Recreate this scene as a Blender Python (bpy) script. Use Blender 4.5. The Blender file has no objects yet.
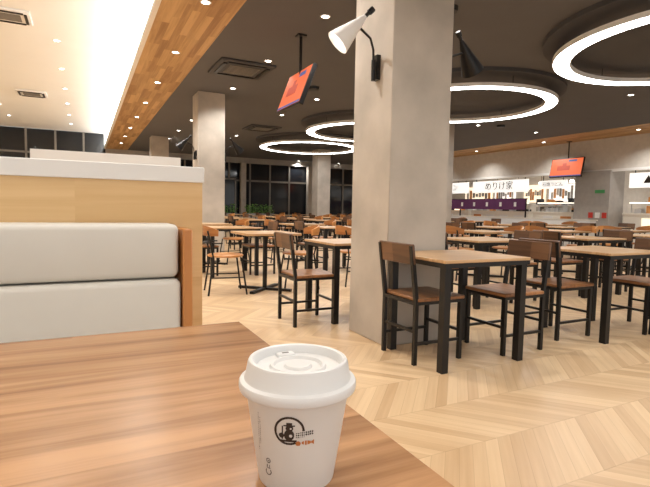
import bpy, bmesh, math, random
from mathutils import Vector, Matrix
random.seed(7)
sc=bpy.context.scene
try:
    sc.view_settings.view_transform='Standard'; sc.view_settings.exposure=.27
except Exception as e: print(e)

# ---------------- materials ----------------
def nt(name):
    m=bpy.data.materials.new(name); m.use_nodes=True
    t=m.node_tree; b=t.nodes['Principled BSDF']
    return m,t,b
def N(t,ty,**k):
    n=t.nodes.new(ty)
    for a,v in k.items(): setattr(n,a,v)
    return n
def mth(t,op,a,b=None,c=None):
    n=N(t,'ShaderNodeMath',operation=op)
    for i,v in enumerate((a,b,c)):
        if v is None: continue
        if isinstance(v,(int,float)): n.inputs[i].default_value=v
        else: t.links.new(v,n.inputs[i])
    return n.outputs[0]
def c4(c): return (c[0],c[1],c[2],1)
def srgb(r,g,b):
    f=lambda v:((v/255)/12.92 if v/255<=0.04045 else ((v/255+0.055)/1.055)**2.4)
    return (f(r),f(g),f(b))
def plain(name,c,rough=0.5,metal=0.0,var=0.06,scale=8,bump=0.0,coat=0):
    m,t,b=nt(name)
    tc=N(t,'ShaderNodeTexCoord'); no=N(t,'ShaderNodeTexNoise'); no.inputs['Scale'].default_value=scale; no.inputs['Detail'].default_value=5
    t.links.new(tc.outputs['Object'],no.inputs['Vector'])
    r=N(t,'ShaderNodeValToRGB'); r.color_ramp.elements[0].position=.3; r.color_ramp.elements[1].position=.7
    r.color_ramp.elements[0].color=c4([x*(1-var) for x in c]); r.color_ramp.elements[1].color=c4([min(1,x*(1+var)) for x in c])
    t.links.new(no.outputs[0],r.inputs[0]); t.links.new(r.outputs[0],b.inputs['Base Color'])
    b.inputs['Roughness'].default_value=rough; b.inputs['Metallic'].default_value=metal
    if coat: b.inputs['Coat Weight'].default_value=coat
    if bump:
        bp=N(t,'ShaderNodeBump'); bp.inputs['Strength'].default_value=bump; bp.inputs['Distance'].default_value=.01
        t.links.new(no.outputs[0],bp.inputs['Height']); t.links.new(bp.outputs[0],b.inputs['Normal'])
    return m
def emit(name,c,s,base=None):
    m,t,b=nt(name)
    b.inputs['Base Color'].default_value=c4(base or c); b.inputs['Emission Color'].default_value=c4(c); b.inputs['Emission Strength'].default_value=s
    return m
def wood(name,c1,c2,axis='X',pw=0.15,pl=1.2,rough=0.35,grain=1.0,pvar=0.25,across='Y',gc=1.6):
    m,t,b=nt(name)
    tc=N(t,'ShaderNodeTexCoord'); sp=N(t,'ShaderNodeSeparateXYZ'); t.links.new(tc.outputs['Object'],sp.inputs[0])
    A=sp.outputs[axis]; B=sp.outputs[across]
    row=mth(t,'FLOOR',mth(t,'DIVIDE',B,pw))
    wn=N(t,'ShaderNodeTexWhiteNoise',noise_dimensions='1D'); t.links.new(row,wn.inputs['W'])
    ash=mth(t,'ADD',A,mth(t,'MULTIPLY',wn.outputs['Value'],5.0))
    col=mth(t,'FLOOR',mth(t,'DIVIDE',ash,pl))
    cb=N(t,'ShaderNodeCombineXYZ'); t.links.new(row,cb.inputs[0]); t.links.new(col,cb.inputs[1])
    w2=N(t,'ShaderNodeTexWhiteNoise',noise_dimensions='3D'); t.links.new(cb.outputs[0],w2.inputs['Vector'])
    gv=N(t,'ShaderNodeCombineXYZ')
    t.links.new(mth(t,'MULTIPLY',ash,1.5*grain),gv.inputs[0]); t.links.new(mth(t,'MULTIPLY',B,28*grain),gv.inputs[1])
    t.links.new(mth(t,'MULTIPLY',w2.outputs['Value'],20),gv.inputs[2])
    no=N(t,'ShaderNodeTexNoise'); no.inputs['Scale'].default_value=1; no.inputs['Detail'].default_value=8; no.inputs['Roughness'].default_value=.6; no.inputs['Distortion'].default_value=.6
    t.links.new(gv.outputs[0],no.inputs['Vector'])
    f=mth(t,'ADD',mth(t,'MULTIPLY',mth(t,'SUBTRACT',no.outputs[0],.5),gc),mth(t,'ADD',.5,mth(t,'MULTIPLY',mth(t,'SUBTRACT',w2.outputs['Value'],.5),pvar*3)))
    r=N(t,'ShaderNodeValToRGB'); r.color_ramp.elements[0].position=.1; r.color_ramp.elements[1].position=.9
    r.color_ramp.elements[0].color=c4(c1); r.color_ramp.elements[1].color=c4(c2)
    t.links.new(f,r.inputs[0]); t.links.new(r.outputs[0],b.inputs['Base Color'])
    b.inputs['Roughness'].default_value=rough
    return m

def chevron(name):
    m,t,b=nt(name)
    tc=N(t,'ShaderNodeTexCoord'); sp=N(t,'ShaderNodeSeparateXYZ'); t.links.new(tc.outputs['Object'],sp.inputs[0])
    X=sp.outputs['Y']; Y=sp.outputs['X']
    bw=.38; pw=.075
    u=mth(t,'DIVIDE',X,bw)
    tri=mth(t,'PINGPONG',u,1.0)
    band=mth(t,'FLOOR',u)
    v=mth(t,'ADD',Y,mth(t,'MULTIPLY',tri,bw*.9))
    q=mth(t,'DIVIDE',v,pw); row=mth(t,'FLOOR',q); fr=mth(t,'FRACT',q)
    cb=N(t,'ShaderNodeCombineXYZ'); t.links.new(row,cb.inputs[0]); t.links.new(band,cb.inputs[1])
    w2=N(t,'ShaderNodeTexWhiteNoise',noise_dimensions='3D'); t.links.new(cb.outputs[0],w2.inputs['Vector'])
    gv=N(t,'ShaderNodeCombineXYZ'); t.links.new(mth(t,'MULTIPLY',X,3),gv.inputs[0]); t.links.new(mth(t,'MULTIPLY',v,35),gv.inputs[1]); t.links.new(mth(t,'MULTIPLY',w2.outputs['Value'],17),gv.inputs[2])
    no=N(t,'ShaderNodeTexNoise'); no.inputs['Scale'].default_value=1; no.inputs['Detail'].default_value=4; t.links.new(gv.outputs[0],no.inputs['Vector'])
    f=mth(t,'ADD',mth(t,'MULTIPLY',no.outputs[0],.5),mth(t,'MULTIPLY',w2.outputs['Value'],.5))
    r=N(t,'ShaderNodeValToRGB'); r.color_ramp.elements[0].position=.1; r.color_ramp.elements[1].position=.85
    r.color_ramp.elements[0].color=c4(srgb(188,153,114)); r.color_ramp.elements[1].color=c4(srgb(224,195,156))
    t.links.new(f,r.inputs[0])
    g=mth(t,'LESS_THAN',fr,.04)
    g2=mth(t,'LESS_THAN',mth(t,'FRACT',u),.012)
    gg=mth(t,'MULTIPLY',mth(t,'MAXIMUM',g,g2),.3)
    mx=N(t,'ShaderNodeMix',data_type='RGBA'); t.links.new(gg,mx.inputs[0]); t.links.new(r.outputs[0],mx.inputs[6]); mx.inputs[7].default_value=c4(srgb(140,105,72))
    t.links.new(mx.outputs[2],b.inputs['Base Color']); b.inputs['Roughness'].default_value=.36
    return m

M={}
M['floor']=chevron('floor_chevron_wood')
M['table']=wood('foreground_table_wood',srgb(130,90,58),srgb(198,152,110),'X',.22,3,.25,1.0,.10,gc=2.0)
M['tabletop']=wood('tabletop_wood',srgb(175,136,94),srgb(220,182,138),'X',.3,2,.3,1,.2)
M['seatwood']=wood('chair_wood',srgb(120,78,46),srgb(180,126,80),'Y',.2,1,.35,1,.2,'X')
M['backwood']=wood('chair_back_wood',srgb(80,54,36),srgb(120,84,56),'Y',.2,1,.4,1,.2,'Z')
M['orangewood']=wood('bent_chair_wood',srgb(148,92,46),srgb(202,140,80),'Y',.2,1,.35,1,.2,'Z')
M['benchend']=wood('bench_end_wood',srgb(190,124,66),srgb(220,158,96),'Z',.3,2,.35,1,.2,'Y')
M['panel']=wood('partition_panel_wood',srgb(206,164,108),srgb(232,198,146),'X',.4,1.1,.4,.5,.15,'Z')
M['ceilwood']=wood('ceiling_wood',srgb(156,116,70),srgb(206,168,116),'Y',.09,.9,.5,.6,.25,'X')
M['black']=plain('black_metal',(.011,.010,.010),.38,.3)
M['darkceil']=plain('dark_ceiling_paint',srgb(92,91,94),.8,var=.03,scale=2)
M['darkdisc']=plain('darker_ceiling_paint',srgb(70,69,72),.75,var=.03,scale=2)
M['white']=plain('white_paint',srgb(234,233,231),.55,var=.015,scale=3)
M['cream']=plain('cream_laminate',srgb(234,229,219),.4,var=.015,scale=3)
M['ceilwhite']=plain('white_ceiling_paint',srgb(244,244,242),.8,var=.01,scale=2)
M['plaster']=plain('pillar_plaster',srgb(182,173,162),.75,var=.16,scale=2.6,bump=.4)
M['leather']=plain('white_leatherette',srgb(216,212,204),.42,var=.015,scale=12,bump=.03)
M['paper']=plain('cup_paper',srgb(226,223,219),.5,var=.01,scale=20)
M['lid']=plain('lid_plastic',srgb(230,230,230),.3,var=.005)
M['ink']=plain('black_ink',(.04,.024,.018),.6)
M['inkb']=plain('orange_ink',srgb(196,120,62),.6)
M['ring']=emit('ring_led',(1,.99,.97),13)
M['cove']=emit('cove_led',(1,.985,.93),4.5)
M['spot']=emit('downlight_led',(1,.97,.9),14)
M['glass']=plain('night_window_glass',(.012,.014,.018),.08,var=.02)
M['frame']=plain('window_frame',srgb(132,126,118),.5)
M['screen']=emit('tv_screen',srgb(226,104,60),.95,(.1,.03,.02))
M['screend']=emit('tv_picture_figure',srgb(186,66,44),.95,(.1,.03,.02))
M['screenb']=emit('tv_screen_banner',srgb(60,90,150),.8,(.05,.05,.1))
M['sign']=emit('lit_sign',(1,.98,.94),.7)
M['warm']=emit('shop_warm_light',(1,.92,.78),1.6)
M['menu']=emit('menu_board',(1,.84,.64),.8)
M['purple']=plain('purple_fabric',srgb(96,48,92),.8)
M['red']=plain('red_poster',srgb(190,50,40),.6)
M['green']=plain('green_exit_sign',srgb(70,150,90),.6)
M['shopwall']=plain('shop_wall_paint',srgb(208,202,194),.7)
M['steel']=plain('stainless_steel',(.6,.6,.6),.3,.6)
M['leaf']=plain('plant_leaf',srgb(110,160,70),.6,var=.4)
M['greysh']=plain('grey_wall_paint',srgb(168,163,158),.7)

# ---------------- mesh builder ----------------
class MB:
    def __init__(s): s.bm=bmesh.new(); s.mats=[]
    def mi(s,m):
        m=M[m]
        if m not in s.mats: s.mats.append(m)
        return s.mats.index(m)
    def tag(s,faces,m,smooth=False):
        i=s.mi(m)
        for f in faces: f.material_index=i; f.smooth=smooth
    def box(s,x0,x1,y0,y1,z0,z1,m,bev=0,mat=None):
        r=bmesh.ops.create_cube(s.bm,size=1)
        vs=r['verts']
        for v in vs: v.co=Vector(((x0+x1)/2+v.co.x*(x1-x0),(y0+y1)/2+v.co.y*(y1-y0),(z0+z1)/2+v.co.z*(z1-z0)))
        fs=list({f for v in vs for f in v.link_faces}); s.tag(fs,m)
        if bev:
            es=list({e for v in vs for e in v.link_edges})
            rr=bmesh.ops.bevel(s.bm,geom=es,offset=bev,segments=3 if bev>.008 else 1,affect='EDGES',profile=.5)
            s.tag(rr['faces'],m,bev>.008); vs=list({v for f in rr['faces'] for v in f.verts}|{v for v in vs if v.is_valid})
        if mat is not None:
            for v in vs:
                if v.is_valid: v.co=mat@v.co
        return vs
    def bar(s,p,q,w,m,d=None):
        p=Vector(p);q=Vector(q);d=d or w
        ax=(q-p).normalized(); up=Vector((0,0,1)) if abs(ax.z)<.9 else Vector((0,1,0))
        u=ax.cross(up).normalized(); v=u.cross(ax)
        vs=[]
        for e in (p,q):
            for a,b in ((-1,-1),(1,-1),(1,1),(-1,1)): vs.append(s.bm.verts.new(e+u*a*w/2+v*b*d/2))
        fs=[s.bm.faces.new([vs[3],vs[2],vs[1],vs[0]]),s.bm.faces.new(vs[4:8])]
        for i in range(4):
            j=(i+1)%4; fs.append(s.bm.faces.new([vs[i],vs[j],vs[4+j],vs[4+i]]))
        s.tag(fs,m)
    def tube(s,pts,r,m,n=8,r2=None):
        pts=[Vector(p) for p in pts]; rings=[]
        pu=None
        for i,p in enumerate(pts):
            d=(pts[min(i+1,len(pts)-1)]-pts[max(i-1,0)]).normalized()
            if pu is None: pu=d.cross(Vector((0,0,1)) if abs(d.z)<.9 else Vector((1,0,0))).normalized()
            u=(pu-d*pu.dot(d)).normalized(); pu=u; v=d.cross(u)
            rr=r if r2 is None else r+(r2-r)*i/(len(pts)-1)
            rings.append([s.bm.verts.new(p+(u*math.cos(2*math.pi*k/n)+v*math.sin(2*math.pi*k/n))*rr) for k in range(n)])
        fs=[]
        for a,b in zip(rings,rings[1:]):
            for k in range(n): fs.append(s.bm.faces.new([a[k],a[(k+1)%n],b[(k+1)%n],b[k]]))
        caps=[s.bm.faces.new(rings[0][::-1]),s.bm.faces.new(rings[-1])]
        s.tag(fs,m,True); s.tag(caps,m)
    def lathe(s,prof,m,c=(0,0,0),n=64,mat=None,smooth=True):
        c=Vector(c); rings=[]
        for r,z in prof:
            if r<1e-6: rings.append([s.bm.verts.new(Vector((0,0,z)))])
            else: rings.append([s.bm.verts.new(Vector((r*math.cos(2*math.pi*k/n),r*math.sin(2*math.pi*k/n),z))) for k in range(n)])
        fs=[]
        for a,b in zip(rings,rings[1:]):
            for k in range(n):
                k2=(k+1)%n
                if len(a)==1 and len(b)==1: continue
                if len(a)==1: fs.append(s.bm.faces.new([a[0],b[k2],b[k]]))
                elif len(b)==1: fs.append(s.bm.faces.new([a[k],a[k2],b[0]]))
                else: fs.append(s.bm.faces.new([a[k],a[k2],b[k2],b[k]]))
        for rg in rings:
            for v in rg: v.co=(mat@v.co if mat is not None else v.co)+c
        s.tag(fs,m,smooth)
    def mesh(s,name):
        me=bpy.data.meshes.new(name); bmesh.ops.recalc_face_normals(s.bm,faces=s.bm.faces[:])
        s.bm.to_mesh(me); s.bm.free()
        for m in s.mats: me.materials.append(m)
        me.set_sharp_from_angle(angle=math.radians(38))
        return me
    def obj(s,name,loc=(0,0,0),rot=0):
        o=bpy.data.objects.new(name,s.mesh(name)); sc.collection.objects.link(o); o.location=loc; o.rotation_euler[2]=rot
        return o
def inst(name,me,loc,rot=0):
    o=bpy.data.objects.new(name,me); sc.collection.objects.link(o); o.location=loc; o.rotation_euler[2]=rot; return o
def simple(name,*a,**k):
    b=MB(); b.box(*a,**k); return b.obj(name)

# ---------------- room shell ----------------
CH=3.3; CW=3.9; SX=1.64
simple('floor',-5,18,-5,22.2,-.1,0,'floor')
simple('ceiling_dark',SX,12.7,-4,22,CH,CH+.1,'darkceil')
simple('ceiling_wood_soffit',.8,SX,-4,22,CH,CH+.1,'ceilwood')
simple('ceiling_wood_strip',12.7,14.2,-4,22,CH,CH+.1,'ceilwood')
simple('ceiling_white',-5,.78,-4,22,CW,CW+.1,'ceilwhite')
simple('cove_light_panel',.76,.8,-4,22,CH+.02,CW,'cove')
simple('trim_cove',.74,.8,-4,22,CH-.01,CH+.05,'white')
simple('wall_left',-5.1,-5,-4,22,0,CW,'white')
b=MB()
b.box(-5,18,22.06,22.2,0,CW,'glass')
for i in range(20):
    x=-5+i*1.0
    b.box(x-.035,x+.035,22.0,22.06,0,CW if x<.7 else CH,'frame')
b.box(-5,.7,22.0,22.05,2.95,3.02,'frame'); b.box(-5,.7,22.0,22.05,2.2,2.26,'frame')
b.box(.8,14.2,22.0,22.05,2.2,2.28,'frame'); b.box(-5,14.2,22.0,22.05,0,.3,'frame')
b.box(.8,14.2,21.95,22.06,3.05,CH,'greysh')
b.obj('window_far')
for k,x in enumerate((3.6,4.9,6.6,10.0)):
    simple('window_pilaster',x-.12,x+.12,21.7,21.94,0,3.05,'plaster')
b=MB()
b.box(5.1,5.16,21.9,21.99,0,2.3,'frame');b.box(6.24,6.3,21.9,21.99,0,2.3,'frame');b.box(5.67,5.73,21.9,21.99,0,2.3,'frame');b.box(5.1,6.3,21.9,21.99,2.25,2.33,'frame')
b.box(5.16,5.67,21.93,21.97,0,2.25,'glass');b.box(5.73,6.24,21.93,21.97,0,2.25,'glass');b.bar((5.63,21.88,.9),(5.63,21.88,1.3),.03,'steel')
b.obj('door_entrance')
b=MB()
b.box(14.2,14.5,-4,22,2.32,CH,'shopwall'); b.box(14.15,14.2,-4,22,2.28,2.36,'white')
b.box(14.1,14.8,9.15,10.3,0,2.32,'greysh'); b.box(14.2,14.5,-4,4.9,0,2.32,'greysh'); b.box(14.2,14.5,19.6,22,0,2.32,'greysh')
b.obj('wall_right')
b=MB(); b.box(17.6,17.7,-4,22,0,2.6,'shopwall'); b.box(14.5,17.6,-4,22,2.6,2.7,'white'); b.box(14.8,17.6,9.5,9.6,0,2.6,'shopwall'); b.obj('wall_shop_back')
W=.544
def pillar(x,y):
    b=MB(); b.box(x,x+W,y,y+W,0,CH,'plaster',bev=.006); b.obj('pillar')
for p in ((1.98,2.93),(2.05,9.85),(2.0,16.9),(8.1,16.9),(8.1,9.85),(8.1,2.92)): pillar(*p)

# ---------------- ring lights ----------------
def ring(x,y,R=1.56):
    b=MB()
    b.lathe([(0,-.0),(1.8,0),(1.8,-.06),(0,-.06)],'darkdisc',c=(x,y,CH),n=72,smooth=False)
    n0=set(b.bm.verts)
    z=CH-.27; w=.1
    b.lathe([(R-w,z),(R+w,z)],'ring',n=96)
    b.lathe([(R-w-.012,z+.0),(R-w-.012,z+.06),(R+w+.012,z+.06),(R+w+.012,z+.0),(R+w,z),(R+w,z+.01),(R-w,z+.01),(R-w,z),(R-w-.012,z)],'white',n=96)
    for v in b.bm.verts:
        if v not in n0: v.co.x+=x; v.co.y+=y
    for k in range(6):
        a=k*math.pi/3+.3; b.tube([(x+R*math.cos(a),y+R*math.sin(a),z+.06),(x+R*math.cos(a),y+R*math.sin(a),CH-.05)],.006,'black',6)
    return b.obj('ring_pendant_light')
for x,y in ((6.8,3.35),(6.65,7.35),(6.8,11.1),(6.85,15.0)): ring(x,y)
b=MB(); dl=[]
def down(x,y,z,r=.045):
    b.lathe([(0,-.004),(r,-.004)],'spot',c=(x,y,z),n=14); b.lathe([(r,-.006),(r+.018,-.006),(r+.02,0)],'white',c=(x,y,z),n=14); dl.append((x,y,z))
for y in range(1,22,2):
    for x in (2.6,4.4): down(x,y+.3,CH)
    if y%4==1:
        for x in (9.4,11.6): down(x,y+.8,CH)
for y in range(1,21,2):
    down(1.25,y+.6,CH)
    down(-.4,y+1.0,CW); down(-2.2,y+.2,CW)
for y in range(2,21,3): down(13.4,y,CH)
b.obj('ceiling_downlights')
def ac(x,y,z,m,s=.45):
    b=MB(); b.box(-s,s,-s,s,-.04,0,m,bev=.012)
    for k in range(4):
        mt=Matrix.Rotation(k*math.pi/2,4,'Z'); b.box(-s*.7,s*.7,s*.72,s*.85,-.055,-.035,'black',mat=mt)
    for k in range(-3,4): b.box(-s*.55,s*.55,k*s*.15-.01,k*s*.15+.01,-.05,-.035,'frame')
    b.obj('air_conditioner_cassette',(x,y,z))
ac(2.35,7.9,CH,'darkdisc'); ac(4.6,13.4,CH,'darkdisc'); ac(10.2,5.2,CH,'darkdisc')
ac(-1.2,15,CW,'white',.35); ac(-1.0,9.0,CW,'white',.3)
b=MB()
for x,y in ((3.7,4.4),(3.9,8.4),(9.9,9.5)): b.lathe([(0,-.05),(.1,-.05),(.11,0)],'black',c=(x,y,CH),n=20)
b.obj('ceiling_speakers')

# ---------------- TVs ----------------
def tv(x,y,z,w,h,tilt,top):
    b=MB(); mt=Matrix.Translation((x,y,z))@Matrix.Rotation(tilt,4,'Y')
    b.box(-.03,.03,-w/2,w/2,-h/2,h/2,'black',bev=.006,mat=mt)
    b.box(-.034,-.03,-w/2+.02,w/2-.02,-h/2+.03,h/2-.02,'screen',mat=mt)
    b.box(-.036,-.034,-w/2+.02,w/2-.02,-h/2+.03,-h/2+.06,'screenb',mat=mt)
    b.box(-.036,-.034,-.3*w,-.05*w,h/2-.12,h/2-.06,'screenb',mat=mt)
    b.box(-.036,-.034,-.12*w,.28*w,-.14*h,.1*h,'screend',mat=mt)
    b.box(-.036,-.034,.0,.12*w,.1*h,.24*h,'screend',mat=mt)
    b.tube([(x+.06,y,z),(x+.06,y,top)],.02,'black'); b.box(x+.0,x+.12,y-.06,y+.06,top-.02,top,'black')
    b.obj('ceiling_mounted_tv')
tv(2.54,6.02,2.58,.8,.56,.36,CH)
tv(13.85,10.45,2.46,1.15,.62,.2,CH)

# ---------------- wall cone lamps ----------------
def conelamp(px,py,pz,sgn,shade):
    b=MB(); s=sgn
    b.box(min(px,px+s*.03),max(px,px+s*.03),py-.03,py+.03,pz-.09,pz+.09,'black')
    b.tube([(px+s*.03,py,pz),(px+s*.05,py-.01,pz+.0),(px+s*.06,py-.02,pz+.12),(px+s*.1,py-.04,pz+.19),(px+s*.2,py-.07,pz+.23)],.009,'black')
    b.tube([(px+s*.05,py-.01,pz+.05),(px+s*.05,py-.01,pz-.1)],.016,'black')
    ap=Vector((px+s*.18,py-.08,pz+.31)); mo=Vector((px+s*.36,py-.02,pz+.12))
    d=(mo-ap).normalized(); L=(mo-ap).length
    rot=d.to_track_quat('Z','Y').to_matrix().to_4x4()
    b.lathe([(.0,-.012),(.016,-.01),(.018,.0),(.03,.04),(.092,L),(.088,L),(.026,.045),(0,.045)],shade,c=ap,n=32,mat=rot)
    b.lathe([(0,0),(.03,.02),(.035,.045),(.0,.075)],'spot' if shade=='white' else 'white',c=ap+d*.09,n=16,mat=rot)
    b.tube([ap,ap-d*.05],.014,'black'); b.tube([ap-d*.05,ap-d*.09],.022,'black')
    b.obj('wall_cone_lamp')
conelamp(1.98,3.12,2.07,-1,'white'); conelamp(2.524,3.12,2.05,1,'black')
conelamp(2.05,10.0,2.05,-1,'black'); conelamp(2.594,10.0,2.05,1,'black')
conelamp(2.0,17.1,2.05,-1,'black')

# ---------------- furniture ----------------
def chairA():
    b=MB(); t=.026
    for sy in (-1,1):
        y=sy*.18
        b.bar((-.2,y,0),(-.2,y,.42),t,'black'); b.bar((-.2,y,.42),(-.25,y,.79),t,'black')
        b.bar((.18,y,0),(.18,y,.42),t,'black')
        b.bar((-.2,y,.14),(.18,y,.14),.018,'black'); b.bar((-.2,y,.41),(.18,y,.41),.024,'black')
    b.bar((-.2,-.18,.22),(-.2,.18,.22),.018,'black'); b.bar((.18,-.18,.2),(.18,.18,.2),.018,'black')
    b.bar((-.2,-.18,.41),(-.2,.18,.41),.024,'black'); b.bar((.18,-.18,.41),(.18,.18,.41),.024,'black')
    b.box(-.195,.2,-.2,.2,.42,.445,'seatwood',bev=.006)
    mt=Matrix.Translation((-.238,0,.72))@Matrix.Rotation(-math.atan2(.05,.38),4,'Y')
    b.box(-.01,.012,-.195,.195,-.055,.08,'backwood',bev=.005,mat=mt)
    return b.mesh('dining_chair')
def chairB():
    b=MB()
    for sx,sy in ((-1,-1),(-1,1),(1,-1),(1,1)):
        b.tube([(sx*.22,sy*.2,0),(sx*.16,sy*.16,.43)],.011,'black')
    b.lathe([(0,.43),(.19,.43),(.21,.44),(.21,.452),(.19,.46),(0,.455)],'orangewood',n=28)
    b.tube([(-.19,-.18,.2),(.19,-.18,.2)],.008,'black',6); b.tube([(-.19,.18,.2),(.19,.18,.2)],.008,'black',6)
    b.tube([(-.16,-.15,.43),(-.2,-.19,.62),(-.23,-.19,.74)],.01,'black'); b.tube([(-.16,.15,.43),(-.2,.19,.62),(-.23,.19,.74)],.01,'black')
    n=14; prev=None
    for k in range(n+1):
        a=math.pi*(.62+.76*k/n); hh=.8-.05*abs(2*k/n-1)**2
        ca,sa=math.cos(a),math.sin(a)
        col=[b.bm.verts.new(Vector((ca*r-.03,sa*r,z))) for r,z in ((.215,.68),(.235,.68),(.235,hh),(.215,hh))]
        if prev:
            fs=[b.bm.faces.new([prev[i],prev[(i+1)%4],col[(i+1)%4],col[i]]) for i in range(4)]; b.tag(fs,'orangewood')
        else: b.tag([b.bm.faces.new(col)],'orangewood')
        prev=col
    b.tag([b.bm.faces.new(prev[::-1])],'orangewood')
    pts=[(math.cos(math.pi*(.55+.9*k/12))*.225-.03,math.sin(math.pi*(.55+.9*k/12))*.225,.6) for k in range(13)]
    b.tube(pts,.009,'black',6)
    return b.mesh('bentwood_chair')
def tableA(w=.74,d=.64):
    b=MB(); h=.715
    b.box(-w/2,w/2,-d/2,d/2,h-.02,h,'tabletop',bev=.003)
    b.box(-w/2+.003,w/2-.003,-d/2+.003,d/2-.003,h-.05,h-.02,'black')
    for sx in (-1,1):
        for sy in (-1,1): b.bar((sx*(w/2-.04),sy*(d/2-.04),0),(sx*(w/2-.04),sy*(d/2-.04),h-.04),.05,'black')
    return b.mesh('dining_table')
def tableB():
    b=MB(); h=.715
    b.box(-.34,.34,-.34,.34,h-.028,h,'tabletop',bev=.003)
    b.tube([(0,0,.02),(0,0,h-.03)],.028,'black',12); b.bar((-.25,-.25,.015),(.25,.25,.015),.05,'black',.03); b.bar((-.25,.25,.016),(.25,-.25,.016),.05,'black',.03)
    b.box(-.2,.2,-.2,.2,h-.045,h-.028,'black')
    return b.mesh('pedestal_table')
CA,CB,TA,TB=chairA(),chairB(),tableA(),tableB()
def setA(x,y,lo=.0,ro=.0,j=0):
    inst('dining_table',TA,(x,y,0)); inst('dining_chair',CA,(x-.3-lo,y+.05+j,0)); inst('dining_chair',CA,(x+.42+ro,y-.02,0),math.pi)
def setB(x,y,lo=.4,ro=.46):
    inst('pedestal_table',TB,(x,y,0)); inst('bentwood_chair',CB,(x-lo-.1,y+random.uniform(-.06,.06),0),random.uniform(-.15,.15)); inst('bentwood_chair',CB,(x+ro,y+random.uniform(-.06,.06),0),math.pi+random.uniform(-.2,.2))
inst('dining_table',TA,(2.33,2.59,0)); inst('dining_chair',CA,(2.125,2.68,0)); inst('dining_chair',CA,(2.82,2.6,0),math.pi)
inst('dining_table',TA,(3.98,2.62,0)); inst('dining_chair',CA,(3.56,2.72,0)); inst('dining_chair',CA,(4.42,2.55,0),math.pi)
inst('dining_table',TA,(2.3,3.99,0)); inst('dining_chair',CA,(1.79,3.9,0)); inst('dining_chair',CA,(2.8,3.95,0),math.pi)
inst('dining_table',TA,(5.7,2.6,0)); inst('dining_chair',CA,(5.25,2.6,0)); inst('dining_chair',CA,(6.15,2.6,0),math.pi)
inst('dining_table',TA,(3.98,4.0,0)); inst('dining_chair',CA,(3.53,4.0,0)); inst('dining_chair',CA,(4.44,4.0,0),math.pi)
inst('dining_table',TA,(5.7,4.0,0)); inst('dining_chair',CA,(5.25,4.0,0)); inst('dining_chair',CA,(6.15,4.0,0),math.pi)
setB(1.98,5.6)
for i,y in enumerate((5.6,7.1,8.5,11.2,12.7,14.3,15.8,18.6,20.2)):
    for x in (1.95,3.75,5.55,7.35,9.3,10.95):
        if (x,y)==(1.95,5.6): continue
        if (i%2)==0: setB(x,y)
        else: setA(x,y,.1,.02)
for x in (7.4,9.3,11.0): setA(x,4.2 if x<8 or x>9 else 4.3,.1,.02)

# ---------------- low partitions / planters ----------------
b=MB(); b.box(12.05,12.3,8.3,14.5,0,.82,'white',bev=.01); b.box(12.02,12.33,8.27,14.53,.82,.85,'cream'); b.obj('low_partition')
def planter(x,y):
    b=MB(); b.box(-.6,.6,-.15,.15,0,.75,'frame',bev=.01)
    for k in range(260):
        p=Vector((random.uniform(-.58,.58),random.uniform(-.16,.16),.74+random.uniform(0,.38)))
        a=random.uniform(0,6.28); u=Vector((math.cos(a),math.sin(a),random.uniform(-.2,.6)))*.09; v=Vector((-math.sin(a),math.cos(a),0))*.035
        b.tag([b.bm.faces.new([b.bm.verts.new(q) for q in (p-u*.2,p+u*.4+v,p+u,p+u*.4-v)])],'leaf')
    for k in range(24):
        x0=-.55+k*.048; b.tube([(x0,0,.7),(x0+random.uniform(-.05,.05),random.uniform(-.08,.08),1.05)],.006,'leaf',4)
    b.obj('planter_with_plants',(x,y,0))
planter(5.0,19.4); planter(6.6,19.4); planter(3.4,19.4)

# ---------------- shops ----------------
def counter(y0,y1,front):
    b=MB(); b.box(14.6,15.2,y0,y1,0,1.0,front); b.box(14.57,15.25,y0-.02,y1+.02,1.0,1.05,'cream')
    b.box(14.75,15.1,y0+.1,y1-.1,1.35,1.37,'steel')
    b.box(14.7,14.74,y0+.1,y1-.1,1.34,1.37,'warm')
    for yy in (y0+.12,(y0+y1)/2,y1-.12): b.bar((14.78,yy,1.05),(14.78,yy,1.36),.02,'steel')
    yy=y0+.25
    while yy<y1-.5: b.box(14.585,14.6,yy,yy+.4,.55,.9,random.choice(('menu','white','white','benchend'))); yy+=.7
    y=y0+.2
    while y<y1-.3:
        b.box(14.8,15.0,y,y+.2,1.05,1.05+random.choice((.08,.14,.22)),random.choice(('steel','steel','black','menu','benchend','warm')))
        if random.random()<.7: b.box(14.8,15.0,y,y+.16,1.37,1.37+random.choice((.06,.12,.16)),random.choice(('white','steel','black','benchend')))
        y+=.34
    b.obj('shop_counter')
counter(10.5,12.3,'cream'); counter(12.5,15.4,'cream'); counter(15.6,19.4,'cream'); counter(5.0,9.0,'cream')
def sign(y0,y1,z0,z1,x,text,size,col='sign',tcol='ink'):
    e=bpy.data.objects.new('shop_sign',None); sc.collection.objects.link(e); e.location=(x,(y0+y1)/2,(z0+z1)/2)
    b=MB(); b.box(0,.06,-(y1-y0)/2,(y1-y0)/2,-(z1-z0)/2,(z1-z0)/2,col)
    for yy in (-(y1-y0)/2+.15,(y1-y0)/2-.15): b.bar((.03,yy,(z1-z0)/2),(.03,yy,2.6-(z0+z1)/2),.02,'black')
    o=b.obj('board'); o.parent=e
    cu=bpy.data.curves.new('lettering','FONT'); cu.body=text; cu.size=size; cu.align_x='CENTER'; cu.align_y='CENTER'; cu.extrude=.003; cu.materials.append(M[tcol])
    t=bpy.data.objects.new('lettering',cu); sc.collection.objects.link(t); t.parent=e; t.location=(-.008,0,0); t.rotation_euler=(math.pi/2,0,-math.pi/2)
sign(12.6,15.4,1.78,2.24,14.62,'めりけ家',.36)
sign(11.0,12.1,1.86,2.14,14.62,'石焼うどん',.17)
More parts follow.
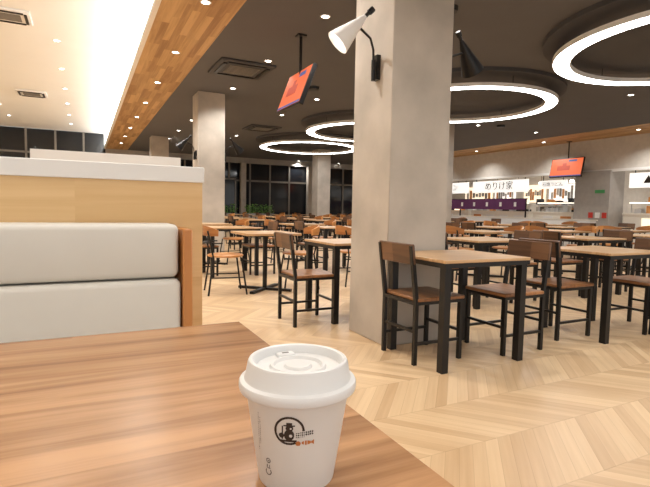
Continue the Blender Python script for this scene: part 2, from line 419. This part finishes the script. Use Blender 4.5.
sign(15.7,18.2,1.78,2.24,14.62,'ラーメン',.32)
sign(6.0,8.9,1.8,2.24,14.62,'▲▮▲▮▮▲▮',.3)
b=MB()
for y0,y1,m in ((10.4,11.3,'menu'),(11.5,12.4,'warm'),(12.8,14.0,'sign'),(14.2,15.3,'menu'),(15.8,17,'sign'),(17.2,19,'menu'),(5,6.6,'sign'),(6.8,7.8,'menu'),(8,9,'sign')):
    b.box(17.54,17.59,y0,y1,1.45,2.2,m)
    for k in range(8):
        yy=y0+.08+k*(y1-y0-.16)/8; b.box(17.52,17.54,yy,yy+(y1-y0)/12,1.5+random.uniform(0,.3),1.85+random.uniform(.0,.3),random.choice(('frame','benchend','greysh','shopwall')))
b.obj('menu_boards')
b=MB()
for y0,y1 in ((5.2,9.0),(10.4,14.5),(15,19)):
    for z in (.0,.5,.95,1.3): b.box(17.1,17.5,y0,y1,z+.02,z+.05,'steel')
    yy=y0
    while yy<=y1: b.bar((17.12,yy,0),(17.12,yy,1.35),.03,'steel'); yy+=(y1-y0)/4
    yy=y0+.1
    while yy<y1-.2:
        for z in (.55,1.0,1.35): b.box(17.15,17.4,yy,yy+.2,z,z+random.uniform(.1,.25),random.choice(('white','black','steel','benchend','frame','black')))
        yy+=.3
b.obj('kitchen_shelving')
b=MB(); b.box(14.30,14.32,12.4,19.2,1.1,1.5,'purple')
for k in range(9): b.box(14.285,14.30,12.8+k*.7,12.9+k*.7,1.22,1.38,'white')
b.box(14.32,14.37,12.35,19.25,1.48,1.52,'black')
for yy in (12.4,15.8,19.2): b.bar((14.34,yy,0),(14.34,yy,1.5),.04,'black')
b.obj('shop_curtain')
b=MB()
for k,(y,m) in enumerate(((9.2,'red'),(9.42,'white'),(9.64,'red'))): b.box(14.08,14.1,y,y+.14,.88,1.05,m)
b.box(14.08,14.1,9.3,9.6,1.64,1.74,'green')
b.obj('wall_posters')
b=MB()
for y in (5.6,6.5,7.4,8.3,10.6,11.6,12.9,14,15.1,16.3,17.5,18.6): b.tube([(15.7,y,2.6),(15.7,y,2.2)],.008,'black',6); b.lathe([(.0,.1),(.05,.09),(.09,0),(0,.01)],'spot',c=(15.7,y,2.12),n=16)
b.obj('shop_pendant_lamps')

# ---------------- foreground booth ----------------
b=MB(); PX=.325
b.box(-1.6,PX,1.5,1.6,0,1.09,'panel'); b.box(-1.62,PX+.004,1.49,1.61,1.09,1.137,'white',bev=.002)
b.obj('booth_partition')
b=MB()
b.box(-1.5,.235,1.38,1.498,.818,.968,'leather',bev=.018)
b.box(-1.5,.238,1.365,1.498,.45,.814,'leather',bev=.016)
b.box(-1.5,.24,1.0,1.36,.34,.46,'leather',bev=.025)
b.box(-1.5,.24,1.03,1.49,.05,.34,'black')
b.box(.242,.268,1.0,1.499,0,.45,'benchend'); b.box(.242,.268,1.36,1.499,.45,.955,'benchend',bev=.004)
b.obj('booth_bench')
b=MB()
b.box(-.24,.5,2.95,3.05,0,1.25,'cream'); b.box(-.25,.51,2.94,3.06,1.25,1.3,'white'); b.obj('booth_partition')
TZ=.794
b=MB(); b.box(-.95,.27,.12,.91,TZ-.03,TZ,'table',bev=.002)
for x in (-.75,.0): 
    b.bar((x,.52,.03),(x,.52,TZ-.03),.06,'black'); b.box(x-.04,x+.04,.2,.84,0,.03,'black'); b.box(x-.04,x+.04,.25,.79,TZ-.05,TZ-.03,'black')
b.obj('booth_table')

# ---------------- cup ----------------
cx,cy=.1585,.363
b=MB(); H0=.079; r0,r1=.0315,.0435
b.lathe([(0,.004),(r0-.002,.004),(r0-.002,0),(r0,0),(r0+.0004,.002),(r1,H0),(r1-.002,H0)],'paper',n=96)
LB=.076
b.lathe([(r1-.001,LB+.001),(.0476,LB),(.0486,LB+.0008),(.0490,LB+.0025),(.0490,LB+.0065),(.0482,LB+.0080),(.0462,LB+.0088),(.0448,LB+.0092),(.0440,LB+.0105),(.0418,LB+.0225),(.0408,LB+.0245),(.0390,LB+.0253),(.0372,LB+.0245),(.0362,LB+.0225),(.0352,LB+.0175),(.024,LB+.0170),(.0228,LB+.0195),(.0205,LB+.0195),(.019,LB+.0170),(.012,LB+.0170),(.0105,LB+.0192),(0,LB+.0197)],'lid',n=96)
b.box(-.008,.008,.024,.033,LB+.0165,LB+.0205,'lid',bev=.0008)
b.box(-.003,.003,.0275,.0298,LB+.0204,LB+.0207,'ink')
for k in range(3): b.lathe([(0,0),(.0010,0)],'frame',c=(-.004+.004*k,-.0285,LB+.0176),n=8)
dv=Vector((-cx,-cy,0)).normalized(); rv=Vector((-dv.y,dv.x,0)); 
if rv.x<0: rv=-rv
def dec(fn,s0,s1,t0,t1,m,st=.00028):
    ns=int((s1-s0)/st); ntt=int((t1-t0)/st); fs=[]
    def P(s,t):
        R=r0+(r1-r0)*t/H0+.0003; a=s/R; return (dv*math.cos(a)+rv*math.sin(a))*R+Vector((0,0,t))
    for i in range(ns):
        for j in range(ntt):
            s=s0+(i+.5)*st; t=t0+(j+.5)*st
            if fn(s,t): fs.append(b.bm.faces.new([b.bm.verts.new(P(s0+a*st,t0+c*st)) for a,c in ((i,j),(i+1,j),(i+1,j+1),(i,j+1))]))
    b.tag(fs,m)
LC=(-.006,.0555)
def logo(s,t):
    x=(s-LC[0])*1000; y=(t-LC[1])*1000; r=math.hypot(x,y); a=math.degrees(math.atan2(y,x))
    if 10.2<r<12.0 and not(-62<a<0): return True
    if (x/4.0)**2+((y+3.6)/4.8)**2<1 and not ((x-1.2)**2+(y+4.2)**2<1.6): return True
    if (x-.2)**2+(y-2.2)**2<8.5 and not((x-1.2)**2+(y-2.0)**2<.6): return True
    if abs(y-4.4)<.6 and abs(x)<4.6: return True
    if abs(x)<2.3 and 4<y<7: return True
    if abs(x+5.4)<.5 and -7<y<4: return True
    if (x+6)**2+(y+4)**2<4.5: return True
    if abs(y+8.4)<.8 and -7.5<x<6: return True
    for k in range(4):
        gx=x-(6.8+k*3.6); gy=y+3.6-k*.6
        if abs(gx)<1.6 and abs(gy)<2.0 and (math.sin(gx*3.6+k*2)+math.cos(gy*3.2+k))>.1: return True
    return False
dec(logo,-.020,.016,.040,.070,'ink')
def fish(s,t):
    x=(s-.0075)*1000; y=(t-.0455)*1000
    if math.sin(x*3)>.6 and abs(x)<2: return False
    return (x/3.8)**2+(y/1.8)**2<1 or (3<x<6 and abs(y)<(x-3)*.7) or ((x+6.5)**2+(y+.6)**2<4)
dec(fish,-.004,.018,.038,.051,'inkb')
def txt(s,t):
    x=(s+.0345)*1000; y=t*1000
    for c in (0,2.0):
        if abs(x-c)<.5 and (32+c*3<y<66-c*2) and (math.sin(y*5.4+c)+math.sin(y*3.3))>-.1 and math.sin(x*9+y*4)>-.4: return True
    return False
dec(txt,-.036,-.030,.025,.07,'ink')
def icon(s,t):
    x=(s+.024)*1000; y=(t-.016)*1000
    r=math.hypot(x,y)
    if 2.3<r<3.1 and y<1.8: return True
    if abs(x)<2 and 3<y<3.6 or abs(y-5)<1.2 and abs(abs(x)-1.2)<.35: return True
    x2=x; y2=y-10
    return 1.6<math.hypot(x2,y2)<2.2 or abs(x2)<.9 and abs(y2)<.35
dec(icon,-.029,-.019,.010,.030,'ink')
b.obj('paper_coffee_cup',(cx,cy,TZ))

# ---------------- lights ----------------
def sp(x,y,z,e,col=(1,.97,.92)):
    l=bpy.data.lights.new('downlight_beam','SPOT'); l.energy=e; l.color=col; l.spot_size=2.4; l.spot_blend=.8; l.shadow_soft_size=.06
    o=bpy.data.objects.new('downlight_beam',l); sc.collection.objects.link(o); o.location=(x,y,z-.03)
for i,(x,y,z) in enumerate(dl):
    if i%2 and x>1.5 and x<13: continue
    sp(x,y,z,(45 if y<3 else 92) if z<3.5 else (25 if y<4 else 60))
for x,y,e in ((.2,-.9,20),(-1.0,.8,22),(3.2,.4,85),(5,.8,85),(1.6,-.9,30),(7.5,1,70)): sp(x,y,CW if x<.8 else CH,e)
for y in (6,8,11,13.5,16,18.5): sp(16,y,2.55,75)
w=bpy.data.worlds.new('World'); sc.world=w; w.use_nodes=True
w.node_tree.nodes['Background'].inputs[0].default_value=(1,.985,.96,1); w.node_tree.nodes['Background'].inputs[1].default_value=.9

# ---------------- camera ----------------
yaw=math.radians(26.6); p=math.radians(4.2); ro=math.radians(1.1)
F=Vector((math.sin(yaw)*math.cos(p),math.cos(yaw)*math.cos(p),-math.sin(p)))
R=Vector((math.cos(yaw),-math.sin(yaw),0)); U=R.cross(F)
R2=R*math.cos(ro)+U*math.sin(ro); U2=U*math.cos(ro)-R*math.sin(ro)
cam=bpy.data.cameras.new('camera'); co=bpy.data.objects.new('camera',cam); sc.collection.objects.link(co)
mt=Matrix((R2,U2,-F)).transposed().to_4x4(); mt.translation=(0,0,1.02); co.matrix_world=mt
cam.lens=480/650*36; cam.sensor_width=36; cam.clip_start=.02; cam.clip_end=100
sc.camera=co
